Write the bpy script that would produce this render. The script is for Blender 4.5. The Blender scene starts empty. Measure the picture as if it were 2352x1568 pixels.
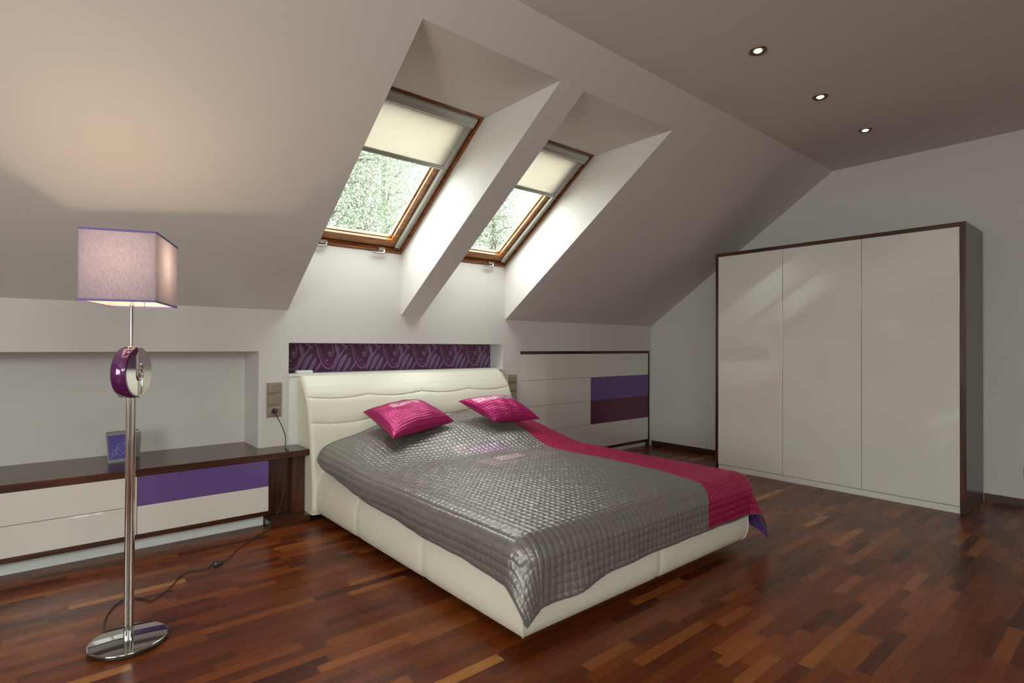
import bpy, bmesh, math, random
import numpy as np
from mathutils import Vector, Matrix

random.seed(7)
rng = np.random.default_rng(7)
S = bpy.context.scene
COL = S.collection

# ------------------------------------------------------------------ camera
cd = bpy.data.cameras.new('camera'); cam = bpy.data.objects.new('camera', cd); COL.objects.link(cam)
YAW, PIT, ROL = 0.7045, 0.0081, 0.0047
F_ = Vector((math.sin(YAW)*math.cos(PIT), math.cos(YAW)*math.cos(PIT), math.sin(PIT)))
R_ = Vector((math.cos(YAW), -math.sin(YAW), 0)); U_ = R_.cross(F_)
R2 = R_*math.cos(ROL)+U_*math.sin(ROL); U2 = -R_*math.sin(ROL)+U_*math.cos(ROL)
cam.matrix_world = Matrix(((R2.x, U2.x, -F_.x, -6.1202), (R2.y, U2.y, -F_.y, -4.3654), (R2.z, U2.z, -F_.z, 1.30), (0, 0, 0, 1)))
cd.sensor_fit = 'HORIZONTAL'; cd.sensor_width = 36; cd.lens = 1268.45/2352*36; cd.clip_start = .05
S.camera = cam

# ------------------------------------------------------------------ world (overcast sky), exposure
W = bpy.data.worlds.new('overcast'); S.world = W; W.use_nodes = True
bg = W.node_tree.nodes['Background']; bg.inputs[0].default_value = (0.95, 1.0, 1.0, 1); bg.inputs[1].default_value = 11.3
S.view_settings.view_transform = 'Standard'; S.view_settings.look = 'None'
S.view_settings.gamma = 1; S.view_settings.use_curve_mapping = False
S.view_settings.exposure = 0.07

def portal(name, loc, direction, sx, sy, up=(0, 0, 1)):
    l = bpy.data.lights.new(name, 'AREA'); l.shape = 'RECTANGLE'; l.size = sx; l.size_y = sy
    l.energy = 1; l.cycles.is_portal = True
    o = bpy.data.objects.new(name, l); COL.objects.link(o); o.location = loc
    d = Vector(direction).normalized(); zc = -d; u = Vector(up); xa = u.cross(zc).normalized(); ya = zc.cross(xa)
    o.matrix_world = Matrix(((xa.x, ya.x, zc.x, loc[0]), (xa.y, ya.y, zc.y, loc[1]), (xa.z, ya.z, zc.z, loc[2]), (0, 0, 0, 1)))
    return o

# geometry constants (metres; corner of back wall and right wall at the origin)
ZK, D1, ZC = 1.567, 2.2, 3.097
TH = math.atan2(ZC-ZK, D1)
XL, YF = -9.2, -7.5
Tt = Vector((0, -math.cos(TH), math.sin(TH))); Nn = Vector((0, math.sin(TH), math.cos(TH)))
W0 = Vector((0, 0, 2.105))
WIN = [(-4.682, -3.700), (-3.488, -2.504)]
for i, (a, b) in enumerate(WIN):
    c = W0+Tt*.72+Nn*.30; portal('skylight_portal', ((a+b)/2, c.y, c.z), -Nn, .98, 1.45, up=Tt)
# added skylights in the opposite slope, unseen, to let in fill light: (x0, x1), slope distance from the knee wall (s0, s1)
FW = [(-8.7, -7.2), (-6.5, -5.0)]; FS = (.55, 1.95)
Tf = Vector((0, math.cos(TH), math.sin(TH))); Nf = Vector((0, -math.sin(TH), math.cos(TH))); F0 = Vector((0, YF, ZK))
for a, b in FW:
    c = F0+Tf*(sum(FS)/2)+Nf*.16; portal('skylight_portal', ((a+b)/2, c.y, c.z), -Nf, 1.5, 1.4, up=Tf)

GW = (-5.9, -2.9, .70, 2.35)     # added unseen window in the left gable wall, for fill light: y0, y1, z0, z1
portal('gable_fill_portal', (XL-.28, (GW[0]+GW[1])/2, (GW[2]+GW[3])/2), (1, 0, 0), GW[1]-GW[0], GW[3]-GW[2])

# ------------------------------------------------------------------ materials
def srgb(r, g, b):
    return tuple(((c/255)/12.92 if c/255 <= .04045 else ((c/255+.055)/1.055)**2.4) for c in (r, g, b))+(1,)
def mat(name, col, rough=.5, metal=0, spec=.5, coat=0, coat_r=.05, bump=None, sheen=0):
    m = bpy.data.materials.new(name); m.use_nodes = True; nt = m.node_tree; b = nt.nodes['Principled BSDF']
    b.inputs['Base Color'].default_value = col; b.inputs['Roughness'].default_value = rough
    b.inputs['Metallic'].default_value = metal; b.inputs['Specular IOR Level'].default_value = spec
    b.inputs['Coat Weight'].default_value = coat; b.inputs['Coat Roughness'].default_value = coat_r
    b.inputs['Sheen Weight'].default_value = sheen
    if bump:
        sc, st, dist = bump
        n = nt.nodes.new('ShaderNodeTexNoise'); n.inputs['Scale'].default_value = sc; n.inputs['Detail'].default_value = 4
        tc = nt.nodes.new('ShaderNodeTexCoord'); nt.links.new(tc.outputs['Object'], n.inputs['Vector'])
        bp = nt.nodes.new('ShaderNodeBump'); bp.inputs['Strength'].default_value = st; bp.inputs['Distance'].default_value = dist
        nt.links.new(n.outputs['Fac'], bp.inputs['Height']); nt.links.new(bp.outputs['Normal'], b.inputs['Normal'])
    return m
class NT:
    def __init__(s, m): s.nt = m.node_tree
    def n(s, t, **k):
        o = s.nt.nodes.new(t)
        for a, v in k.items(): setattr(o, a, v)
        return o
    def l(s, a, b): s.nt.links.new(a, b)
    def math(s, op, a, b=None, c=None):
        o = s.n('ShaderNodeMath', operation=op)
        for i, v in enumerate((a, b, c)):
            if v is None: continue
            if isinstance(v, (int, float)): o.inputs[i].default_value = v
            else: s.l(v, o.inputs[i])
        return o.outputs[0]
    def mix(s, f, a, b, bt='MIX'):
        o = s.n('ShaderNodeMix', data_type='RGBA', blend_type=bt)
        for i, v in ((0, f), (6, a), (7, b)):
            if isinstance(v, (int, float)): o.inputs[i].default_value = v
            elif isinstance(v, tuple): o.inputs[i].default_value = v
            else: s.l(v, o.inputs[i])
        return o.outputs[2]

WALL = (0.665, 0.61, 0.575, 1)
M = {}
M['wall'] = mat('wall_paint', WALL, .62, spec=.3, bump=(260, .08, .002))
M['white'] = mat('white_lacquer', (.72, .665, .61, 1), .10, spec=.5, coat=1, coat_r=.03)
M['white_board'] = mat('white_board', (.78, .77, .73, 1), .4)
M['purple'] = mat('purple_lacquer', srgb(104, 78, 138), .18, coat=.3)
M['maroon'] = mat('maroon_lacquer', srgb(92, 22, 58), .18, coat=.3)
M['gap'] = mat('dark_gap', (.02, .015, .012, 1), .8)
M['leather'] = mat('cream_leather', (.79, .725, .60, 1), .42, spec=.45, bump=(420, .15, .001))
M['black'] = mat('black_plastic', (.015, .015, .017, 1), .35)
M['chrome'] = mat('chrome', (.72, .71, .69, 1), .06, 1)
M['satin_metal'] = mat('brushed_steel', (.6, .6, .58, 1), .3, 1)
M['champagne'] = mat('champagne_plastic', srgb(168, 156, 138), .3, .45)
M['ring_gold'] = mat('bronze_ring', srgb(110, 88, 60), .3, .9)
M['blind_metal'] = mat('blind_aluminium', srgb(176, 178, 170), .4, .3)
M['white_gloss'] = mat('white_plastic', (.75, .76, .74, 1), .25)
M['purple_gloss'] = mat('purple_enamel', srgb(98, 34, 92), .1, .25, coat=1)
M['pearl'] = mat('pearl_enamel', (.62, .6, .55, 1), .14, .5, coat=.5)
M['piping'] = mat('taupe_piping', srgb(92, 86, 80), .5)
M['trim_lilac'] = mat('lilac_trim', srgb(120, 95, 160), .7)
M['lining'] = mat('purple_lining', srgb(88, 40, 120), .35, .1, sheen=.3)
M['bark'] = mat('bark', (.10, .09, .08, 1), .9)
M['ground'] = mat('lawn', (.16, .22, .10, 1), .95)
M['tile'] = mat('roof_edge', (.3, .3, .3, 1), .8)

def wood(name, dark, mid, light, axis='X', rough=.28, scale=1.0):
    m = mat(name, mid, rough, spec=.5, coat=.25, coat_r=.15); t = NT(m); b = m.node_tree.nodes['Principled BSDF']
    tc = t.n('ShaderNodeTexCoord'); mp = t.n('ShaderNodeMapping')
    sc = {'X': (1.2, 14, 14), 'Z': (14, 14, 1.2), 'Y': (14, 1.2, 14)}[axis]
    mp.inputs['Scale'].default_value = tuple(v*scale for v in sc)
    t.l(tc.outputs['Object'], mp.inputs['Vector'])
    n = t.n('ShaderNodeTexNoise'); n.inputs['Scale'].default_value = 2.2; n.inputs['Detail'].default_value = 6; n.inputs['Distortion'].default_value = .6
    t.l(mp.outputs[0], n.inputs['Vector'])
    r = t.n('ShaderNodeValToRGB'); e = r.color_ramp.elements
    e[0].position = .3; e[0].color = dark; e[1].position = .75; e[1].color = light; k = e.new(.5); k.color = mid
    t.l(n.outputs['Fac'], r.inputs[0]); t.l(r.outputs[0], b.inputs['Base Color'])
    return m
DK, MD, LT = srgb(46, 21, 13), srgb(70, 34, 20), srgb(98, 50, 30)
M['woodX'] = wood('walnut_long', DK, MD, LT, 'X')
M['woodZ'] = wood('walnut_upright', DK, MD, LT, 'Z')
M['woodY'] = wood('walnut_cross', DK, MD, LT, 'Y')
M['pine'] = wood('varnished_pine', srgb(120, 70, 30), srgb(158, 100, 48), srgb(190, 130, 72), 'X')
M['frame_wood'] = wood('stained_frame', srgb(86, 46, 20), srgb(126, 70, 32), srgb(160, 98, 50), 'X')

def floor_mat():
    m = mat('strip_parquet', (.1, .05, .03, 1), .3, spec=.2); t = NT(m); b = m.node_tree.nodes['Principled BSDF']
    tc = t.n('ShaderNodeTexCoord'); sp = t.n('ShaderNodeSeparateXYZ'); t.l(tc.outputs['Object'], sp.inputs[0])
    w = .0565
    row = t.math('FLOOR', t.math('DIVIDE', sp.outputs[1], w))
    wn = t.n('ShaderNodeTexWhiteNoise', noise_dimensions='1D'); t.l(row, wn.inputs['W'])
    ln = t.math('ADD', t.math('MULTIPLY', wn.outputs[0], .28), .28)
    xs = t.math('DIVIDE', t.math('ADD', sp.outputs[0], t.math('MULTIPLY', wn.outputs[0], 37.3)), ln)
    pid = t.math('FLOOR', xs)
    cb = t.n('ShaderNodeCombineXYZ'); t.l(row, cb.inputs[0]); t.l(pid, cb.inputs[1])
    w2 = t.n('ShaderNodeTexWhiteNoise', noise_dimensions='2D'); t.l(cb.outputs[0], w2.inputs['Vector'])
    r = t.n('ShaderNodeValToRGB'); r.color_ramp.interpolation = 'LINEAR'
    stops = [(0, (68, 26, 12)), (.10, (88, 37, 15)), (.45, (104, 47, 18)), (.72, (116, 55, 21)), (.92, (130, 66, 27)), (.985, (146, 82, 38)), (1, (176, 116, 58))]
    e = r.color_ramp.elements; e[0].color = srgb(*stops[0][1]); e[1].color = srgb(*stops[-1][1])
    for p_, c_ in stops[1:-1]: k = e.new(p_); k.color = srgb(*c_)
    t.l(w2.outputs[0], r.inputs[0])
    # grain: stretched along the strip, shifted per strip
    mp = t.n('ShaderNodeMapping'); mp.inputs['Scale'].default_value = (1.6, 26, 1); t.l(tc.outputs['Object'], mp.inputs['Vector'])
    va = t.n('ShaderNodeVectorMath', operation='ADD'); t.l(mp.outputs[0], va.inputs[0])
    vs = t.n('ShaderNodeVectorMath', operation='SCALE'); t.l(w2.outputs['Color'], vs.inputs[0]); vs.inputs['Scale'].default_value = 40
    t.l(vs.outputs[0], va.inputs[1])
    n = t.n('ShaderNodeTexNoise'); n.inputs['Scale'].default_value = 2.4; n.inputs['Detail'].default_value = 7; n.inputs['Distortion'].default_value = 1.2
    t.l(va.outputs[0], n.inputs['Vector'])
    g = t.n('ShaderNodeMapRange'); g.inputs[1].default_value = .3; g.inputs[2].default_value = .75; g.inputs[3].default_value = .84; g.inputs[4].default_value = 1.10
    t.l(n.outputs['Fac'], g.inputs[0])
    gc = t.n('ShaderNodeCombineColor'); [t.l(g.outputs[0], gc.inputs[i]) for i in range(3)]
    c = t.mix(1.0, r.outputs[0], gc.outputs[0], 'MULTIPLY')
    # joints
    fy = t.math('FRACT', t.math('DIVIDE', sp.outputs[1], w)); fx = t.math('FRACT', xs)
    j = t.math('MAXIMUM', t.math('LESS_THAN', fy, .018), t.math('LESS_THAN', fx, .004))
    c = t.mix(t.math('MULTIPLY', j, .45), c, (.015, .008, .005, 1))
    t.l(c, b.inputs['Base Color'])
    rr = t.math('ADD', t.math('MULTIPLY', n.outputs['Fac'], .12), .22); t.l(rr, b.inputs['Roughness'])
    bp = t.n('ShaderNodeBump'); bp.inputs['Strength'].default_value = .12; bp.inputs['Distance'].default_value = .002
    t.l(t.math('SUBTRACT', n.outputs['Fac'], j), bp.inputs['Height']); t.l(bp.outputs[0], b.inputs['Normal'])
    return m
M['floor'] = floor_mat()

def glass_mat():
    m = bpy.data.materials.new('window_glass'); m.use_nodes = True; t = NT(m); nt = m.node_tree; nt.nodes.clear()
    tr = t.n('ShaderNodeBsdfTransparent'); tr.inputs[0].default_value = (.93, .97, .95, 1)
    gl = t.n('ShaderNodeBsdfGlossy'); gl.inputs['Roughness'].default_value = .02
    mx = t.n('ShaderNodeMixShader'); o = t.n('ShaderNodeOutputMaterial'); mx.inputs[0].default_value = .035
    t.l(tr.outputs[0], mx.inputs[1]); t.l(gl.outputs[0], mx.inputs[2]); t.l(mx.outputs[0], o.inputs[0])
    return m
M['glass'] = glass_mat()
def translucent(name, col, tcol, f=.5, clear=0.0, weave=0):
    m = bpy.data.materials.new(name); m.use_nodes = True; t = NT(m); m.node_tree.nodes.clear()
    d = t.n('ShaderNodeBsdfDiffuse'); d.inputs[0].default_value = col
    tr = t.n('ShaderNodeBsdfTranslucent'); tr.inputs[0].default_value = tcol
    mx = t.n('ShaderNodeMixShader'); mx.inputs[0].default_value = f
    t.l(d.outputs[0], mx.inputs[1]); t.l(tr.outputs[0], mx.inputs[2]); out = mx.outputs[0]
    if weave:
        tc = t.n('ShaderNodeTexCoord'); mp = t.n('ShaderNodeMapping'); mp.inputs['Scale'].default_value = (1, 1, .25)
        t.l(tc.outputs['Object'], mp.inputs[0])
        n = t.n('ShaderNodeTexNoise'); n.inputs['Scale'].default_value = 240; n.inputs['Detail'].default_value = 3; t.l(mp.outputs[0], n.inputs['Vector'])
        g = t.n('ShaderNodeMapRange'); g.inputs[1].default_value = .3; g.inputs[2].default_value = .7; g.inputs[3].default_value = .78; g.inputs[4].default_value = 1.0
        t.l(n.outputs['Fac'], g.inputs[0]); gc = t.n('ShaderNodeCombineColor'); [t.l(g.outputs[0], gc.inputs[i]) for i in range(3)]
        t.l(t.mix(1.0, tcol, gc.outputs[0], 'MULTIPLY'), tr.inputs[0])
        t.l(t.mix(1.0, col, gc.outputs[0], 'MULTIPLY'), d.inputs[0])
    if clear:
        c = t.n('ShaderNodeBsdfTransparent'); m2 = t.n('ShaderNodeMixShader'); m2.inputs[0].default_value = clear
        t.l(out, m2.inputs[1]); t.l(c.outputs[0], m2.inputs[2]); out = m2.outputs[0]
    o = t.n('ShaderNodeOutputMaterial'); t.l(out, o.inputs[0]); return m
M['blind'] = translucent('blind_cloth', (.8, .79, .73, 1), (.58, .535, .475, 1), .5)
M['shade'] = translucent('shade_linen', (.36, .28, .41, 1), (.55, .52, .62, 1), .55, .02, weave=1)
M['liner'] = translucent('shade_liner', (.80, .78, .74, 1), (.50, .49, .47, 1), .46, .012)
M['acrylic'] = mat('grey_acrylic', (.30, .30, .31, 1), .12, spec=.6)
M['leaf'] = translucent('leaf', (.22, .235, .185, 1), (.16, .18, .125, 1), .35)
def emit(name, col, s):
    m = bpy.data.materials.new(name); m.use_nodes = True; t = NT(m); m.node_tree.nodes.clear()
    e = t.n('ShaderNodeEmission'); e.inputs[0].default_value = col; e.inputs[1].default_value = s
    o = t.n('ShaderNodeOutputMaterial'); t.l(e.outputs[0], o.inputs[0]); return m
M['bulb'] = emit('warm_bulb', (1, .72, .42, 1), 18)
M['spot'] = emit('halogen', (1, .9, .72, 1), 14)

def satin(name, magenta_only=False):
    """quilted satin; UV in metres (cloth coordinates)."""
    m = mat(name, (.3, .28, .27, 1), .36, .42, spec=.35); t = NT(m); b = m.node_tree.nodes['Principled BSDF']
    uv = t.n('ShaderNodeUVMap'); sp = t.n('ShaderNodeSeparateXYZ'); t.l(uv.outputs[0], sp.inputs[0]); X, Y = sp.outputs[0], sp.outputs[1]
    grey = (.235, .205, .19, 1); mag = (.39, .018, .12, 1) if magenta_only else (.42, .016, .085, 1); pink = (.52, .34, .38, 1); lil = (.33, .23, .31, 1)
    def box(x0, x1, y0, y1, shear=0.0):
        xx = t.math('ADD', X, t.math('MULTIPLY', t.math('SUBTRACT', Y, (y0+y1)/2), shear)) if shear else X
        a = t.math('MULTIPLY', t.math('GREATER_THAN', xx, x0), t.math('LESS_THAN', xx, x1))
        c = t.math('MULTIPLY', t.math('GREATER_THAN', Y, y0), t.math('LESS_THAN', Y, y1))
        return t.math('MULTIPLY', a, c)
    stripe = t.math('GREATER_THAN', t.math('FRACT', t.math('MULTIPLY', X, 55)), .35)
    if not magenta_only:
        c = t.mix(t.math('GREATER_THAN', X, -3.03), grey, mag)
        def add(c, mask, col, f): return t.mix(t.math('MULTIPLY', mask, f), c, col)
        c = add(c, t.math('MULTIPLY', box(-3.78, -3.58, -1.06, -.90), stripe), pink, .5)
        c = add(c, t.math('MULTIPLY', box(-3.42, -3.22, -1.20, -.88), stripe), (.5, .42, .43, 1), .35)
        c = add(c, t.math('MULTIPLY', box(-3.80, -3.58, -1.44, -1.24), stripe), pink, .5)
        c = add(c, t.math('MULTIPLY', box(-3.44, -3.16, -1.44, -1.22), stripe), pink, .5)
        c = add(c, box(-3.67, -3.37, -1.105, -.945), (.10, .07, .10, 1), .8)
        c = add(c, box(-3.66, -3.38, -1.095, -.955), lil, 1)
        c = add(c, box(-3.66, -3.40, -1.375, -1.235), (.10, .07, .10, 1), .8)
        c = add(c, box(-3.65, -3.41, -1.365, -1.245), (.50, .34, .38, 1), 1)
        c = add(c, box(-3.60, -3.44, -1.20, -1.12), grey, 1)
    else:
        c = t.mix(t.math('MULTIPLY', box(-.17, .18, .045, .125), t.math('ADD', t.math('MULTIPLY', stripe, .5), .4)), mag, (.66, .34, .44, 1))
        c = t.mix(box(-.085, .095, .064, .108), c, (.14, .05, .1, 1))
        c = t.mix(box(-.074, .084, .059, .113), c, (.62, .32, .42, 1))
    t.l(c, b.inputs['Base Color'])
    mp = t.n('ShaderNodeMapping'); mp.inputs['Scale'].default_value = (30, 75, 1); t.l(uv.outputs[0], mp.inputs[0])
    n = t.n('ShaderNodeTexNoise'); n.inputs['Scale'].default_value = 1.2; n.inputs['Detail'].default_value = 4; n.inputs['Distortion'].default_value = .8
    t.l(mp.outputs[0], n.inputs['Vector'])
    bp = t.n('ShaderNodeBump'); bp.inputs['Strength'].default_value = .35; bp.inputs['Distance'].default_value = .002
    t.l(n.outputs['Fac'], bp.inputs['Height']); t.l(bp.outputs[0], b.inputs['Normal'])
    return m
M['satin'] = satin('quilted_satin'); M['satin_mag'] = satin('magenta_satin', True)

# ------------------------------------------------------------------ builders
class MB:
    """collects shapes in world coordinates, builds one mesh object"""
    def __init__(s): s.v = []; s.f = []; s.mi = []; s.sm = []; s.cur = 0
    def add(s, vs, fs, smooth=False):
        o = len(s.v); s.v += [tuple(v) for v in vs]; s.f += [tuple(i+o for i in f) for f in fs]
        s.mi += [s.cur]*len(fs); s.sm += [smooth]*len(fs); return s
    def box(s, x0, x1, y0, y1, z0, z1, bev=0):
        x0, x1 = sorted((x0, x1)); y0, y1 = sorted((y0, y1)); z0, z1 = sorted((z0, z1))
        bm = bmesh.new(); bmesh.ops.create_cube(bm, size=1)
        for v in bm.verts: v.co = Vector(((x0+x1)/2+v.co.x*(x1-x0), (y0+y1)/2+v.co.y*(y1-y0), (z0+z1)/2+v.co.z*(z1-z0)))
        if bev: bmesh.ops.bevel(bm, geom=bm.edges[:], offset=bev, segments=2, affect='EDGES', profile=.5)
        bm.verts.index_update(); s.add([v.co for v in bm.verts], [[v.index for v in f.verts] for f in bm.faces]); bm.free(); return s
    def poly_x(s, pts, x0, x1):
        n = len(pts); vs = [(x0, y, z) for y, z in pts]+[(x1, y, z) for y, z in pts]
        fs = [tuple(range(n))[::-1], tuple(range(n, 2*n))]+[(i, (i+1) % n, n+(i+1) % n, n+i) for i in range(n)]
        return s.add(vs, fs)
    def grid(s, P, smooth=True, flip=False, close_u=False):
        nu, nv = P.shape[:2]; o = []
        for i in range(nu if close_u else nu-1):
            for j in range(nv-1):
                q = (i*nv+j, ((i+1) % nu)*nv+j, ((i+1) % nu)*nv+j+1, i*nv+j+1); o.append(q[::-1] if flip else q)
        return s.add(P.reshape(-1, 3).tolist(), o, smooth)
    def tube(s, pts, r, seg=10, closed=False):
        pts = [Vector(p) for p in pts]; n = len(pts); rings = []
        rr = r if isinstance(r, (list, tuple)) else [r]*n
        up = None
        for i, p in enumerate(pts):
            a = pts[(i-1) % n] if (closed or i) else p; b = pts[(i+1) % n] if (closed or i < n-1) else p
            t = (b-a).normalized()
            if up is None: up = Vector((0, 0, 1)) if abs(t.z) < .9 else Vector((1, 0, 0))
            x = t.cross(up).normalized(); y = x.cross(t).normalized(); up = y
            rings.append([p+(x*math.cos(k*2*math.pi/seg)+y*math.sin(k*2*math.pi/seg))*rr[i] for k in range(seg)])
        vs = [v for g in rings for v in g]; fs = []
        for i in range(n if closed else n-1):
            for k in range(seg): fs.append((i*seg+k, i*seg+(k+1) % seg, ((i+1) % n)*seg+(k+1) % seg, ((i+1) % n)*seg+k))
        s.add(vs, fs, True)
        if not closed: s.add(rings[0], [tuple(range(seg))[::-1]]); s.add(rings[-1], [tuple(range(seg))])
        return s
    def lathe(s, prof, c, axis=(0, 0, 1), seg=48, smooth=True):
        ax = Vector(axis).normalized(); u = ax.orthogonal().normalized(); w = ax.cross(u); c = Vector(c); vs = []
        for r, h in prof:
            for k in range(seg):
                a = 2*math.pi*k/seg; vs.append(c+ax*h+(u*math.cos(a)+w*math.sin(a))*r)
        n = len(prof); fs = [(i*seg+k, i*seg+(k+1) % seg, (i+1)*seg+(k+1) % seg, (i+1)*seg+k) for i in range(n-1) for k in range(seg)]
        return s.add(vs, fs, smooth)
    def build(s, name, mats, parent=None, origin=None, uv=None, sharp=30):
        if not isinstance(mats, (list, tuple)): mats = [mats]
        if parent is not None: o = Vector(parent.get('_o', (0, 0, 0)))
        else: o = Vector(origin) if origin is not None else Vector((0, 0, 0))
        me = bpy.data.meshes.new(name)
        me.from_pydata([(v[0]-o.x, v[1]-o.y, v[2]-o.z) for v in s.v], [], s.f)
        for m in mats: me.materials.append(m)
        me.polygons.foreach_set('material_index', s.mi); me.polygons.foreach_set('use_smooth', s.sm)
        if uv is not None:
            l = me.uv_layers.new(name='UVMap'); idx = np.empty(len(me.loops), int); me.loops.foreach_get('vertex_index', idx)
            l.data.foreach_set('uv', np.asarray(uv, float)[idx].ravel())
        me.update()
        ob = bpy.data.objects.new(name, me); COL.objects.link(ob)
        if parent is not None: ob.parent = parent; ob['_o'] = tuple(o)
        else: ob.location = o; ob['_o'] = tuple(o)
        return ob
ALL_TMP = '_o'
def thing(name, loc, label, cat, group=None):
    o = bpy.data.objects.new(name, None); COL.objects.link(o); o.location = loc; o['_o'] = tuple(loc)
    o.empty_display_size = .1; tag(o, label, cat, group); return o
def tag(o, label=None, cat=None, group=None, kind=None):
    if label: o['label'] = label
    if cat: o['category'] = cat
    if group: o['group'] = group
    if kind: o['kind'] = kind
    return o
def copy_tree(o, parent=None):
    c = o.copy(); COL.objects.link(c)
    if parent is not None: c.parent = parent
    for ch in list(o.children): copy_tree(ch, c)
    return c
def struct(o): o['kind'] = 'structure'; return o

# ------------------------------------------------------------------ room shell
struct(MB().box(XL-.3, .3, YF-.3, .7, -.12, 0).build('floor', M['floor']))
b = MB()
NX0, NX1, NZ, ND = -7.4, -4.890, 1.2507, .366
HX0, HX1, HZ0, HZ1, HD = -4.671, -2.532, 1.075, 1.316, .215
CX0, CX1, CZ = -2.294, -.040, 1.245
TOPZ = ZK
b.box(XL, NX0, 0, .45, 0, TOPZ); b.box(NX0, NX1, 0, .45, NZ, TOPZ); b.box(NX0, NX1, ND, .45, 0, NZ)
b.box(NX1, HX0, 0, .45, 0, TOPZ); b.box(HX0, HX1, 0, .45, HZ1, TOPZ); b.box(HX0, HX1, HD, .45, 0, HZ1)
b.box(HX0, HX1, 0, HD, 0, HZ0-.02); b.box(HX1, CX0, 0, .45, 0, TOPZ)
b.box(CX0, CX1, 0, .45, CZ, TOPZ); b.box(CX0, CX1, .40, .45, 0, CZ); b.box(CX1, 0.0, 0, .45, 0, TOPZ)
# wall carried up under each skylight
for x0, x1 in WIN: b.box(x0, x1, 0, .06, TOPZ, 2.105)
struct(b.build('wall_back', M['wall']))
# right gable wall, left gable wall (with its added fill window), front knee wall
def gable(x0, x1):
    m = MB()
    zt = lambda y: ZC if YF+D1 <= y <= -D1 else (ZK+(ZC-ZK)*(-y/D1) if y > -D1 else ZK+(ZC-ZK)*((y-YF)/D1))
    m.poly_x([(YF, 0), (.45, 0), (.45, ZK-.2), (0, ZK), (-D1, ZC), (YF+D1, ZC), (YF, ZK)], x0, x1); return m
struct(gable(0, .25).build('wall_right', M['wall']))
m = MB(); y0, y1, z0, z1 = GW
m.poly_x([(YF, 0), (y0, 0), (y0, ZC), (YF+D1, ZC), (YF, ZK)], XL-.25, XL)
m.poly_x([(y1, 0), (.45, 0), (.45, ZK-.2), (0, ZK), (-D1, ZC), (y1, ZC)], XL-.25, XL)
m.box(XL-.25, XL, y0, y1, 0, z0); m.box(XL-.25, XL, y0, y1, z1, ZC)
struct(m.build('wall_left', M['wall']))
struct(MB().box(XL, 0, YF-.25, YF, 0, ZK).build('wall_front', M['wall']))
# flat ceiling
struct(MB().box(XL-.25, .25, YF+D1, -D1, ZC, ZC+.15).build('ceiling', M['wall']))
# sloped ceilings
out0 = W0+Nn*.12; P = lambda s, n=0: (lambda q: (q.y, q.z))(W0+Tt*s+Nn*n)
a0 = (0, ZK); a1 = (-D1, ZC); a2 = (-D1, ZC+.68); a3 = P(0, .12); a4 = P(-.70, .12); a5 = (a4[0], ZK)
WLEN = 1.47
m = MB(); xs = [XL-.25, WIN[0][0], WIN[0][1], WIN[1][0], WIN[1][1], .25]
for i in (0, 2, 4): m.poly_x([a0, a1, a2, a3, a4, a5], xs[i], xs[i+1])
for x0, x1 in WIN:
    m.poly_x([(.06, ZK), (.06, 2.105-.04), P(0, .12), a4, a5], x0, x1)
    ys = -(2.938-ZK)/(ZC-ZK)*D1
    m.poly_x([(ys, 2.938), a1, a2, P(WLEN, .12), P(WLEN, 0)], x0, x1)
struct(m.build('ceiling_slope_back', M['wall']))
m = MB(); fq = lambda q, n=0: (lambda v: (v.y, v.z))(F0+Tf*q+Nf*n); LF = math.hypot(D1, ZC-ZK)
xs = [XL-.25]+[q for w in FW for q in w]+[.25]
for i in (0, 2, 4): m.poly_x([fq(-.3), fq(LF), fq(LF, .15), fq(-.3, .15)], xs[i], xs[i+1])
for x0, x1 in FW:
    for q0, q1 in ((-.3, FS[0]), (FS[1], LF)): m.poly_x([fq(q0), fq(q1), fq(q1, .15), fq(q0, .15)], x0, x1)
struct(m.build('ceiling_slope_front', M['wall']))
# baseboards
struct(MB().box(-.015, -.0005, -1.276, -.02, 0, .070, .002).box(-.015, -.0005, YF, -3.385, 0, .070, .002).build('baseboard_right', M['woodY']))
struct(MB().box(XL, NX0-.05, -.015, -.0005, 0, .07, .002).build('baseboard_back', M['woodX']))
g = bpy.data.objects.new('window_5', None); COL.objects.link(g); g['kind'] = 'structure'; g['_o'] = (0, 0, 0)  # added gable window, out of view, built to bring in fill light
m = MB(); y0, y1, z0, z1 = GW
for a, c in ((y0, y0+.07), (y1-.07, y1), ((y0+y1)/2-.05, (y0+y1)/2+.05)): m.box(XL-.16, XL-.09, a, c, z0, z1, .004)
for a, c in ((z0, z0+.07), (z1-.07, z1)): m.box(XL-.16, XL-.09, y0, y1, a, c, .004)
m.build('frame', M['frame_wood'], g)
MB().box(XL-.13, XL-.122, y0+.06, y1-.06, z0+.06, z1-.06).build('pane', M['glass'], g)
# frames and panes of the added fill-light skylights, unseen behind the camera
for k, (x0, x1) in enumerate(FW):
    g = bpy.data.objects.new('window_%d' % (k+3), None); COL.objects.link(g); g['kind'] = 'structure'; g['_o'] = (0, 0, 0)
    m = MB()
    for q0, q1, xa, xb in ((FS[0], FS[0]+.07, x0, x1), (FS[1]-.07, FS[1], x0, x1), (FS[0]+.07, FS[1]-.07, x0, x0+.07), (FS[0]+.07, FS[1]-.07, x1-.07, x1)):
        m.poly_x([fq(q0, .06), fq(q1, .06), fq(q1, .14), fq(q0, .14)], xa, xb)
    m.build('frame', M['frame_wood'], g)
    MB().poly_x([fq(FS[0]+.07, .10), fq(FS[1]-.07, .10), fq(FS[1]-.07, .106), fq(FS[0]+.07, .106)], x0+.07, x1-.07).build('pane', M['glass'], g)

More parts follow.
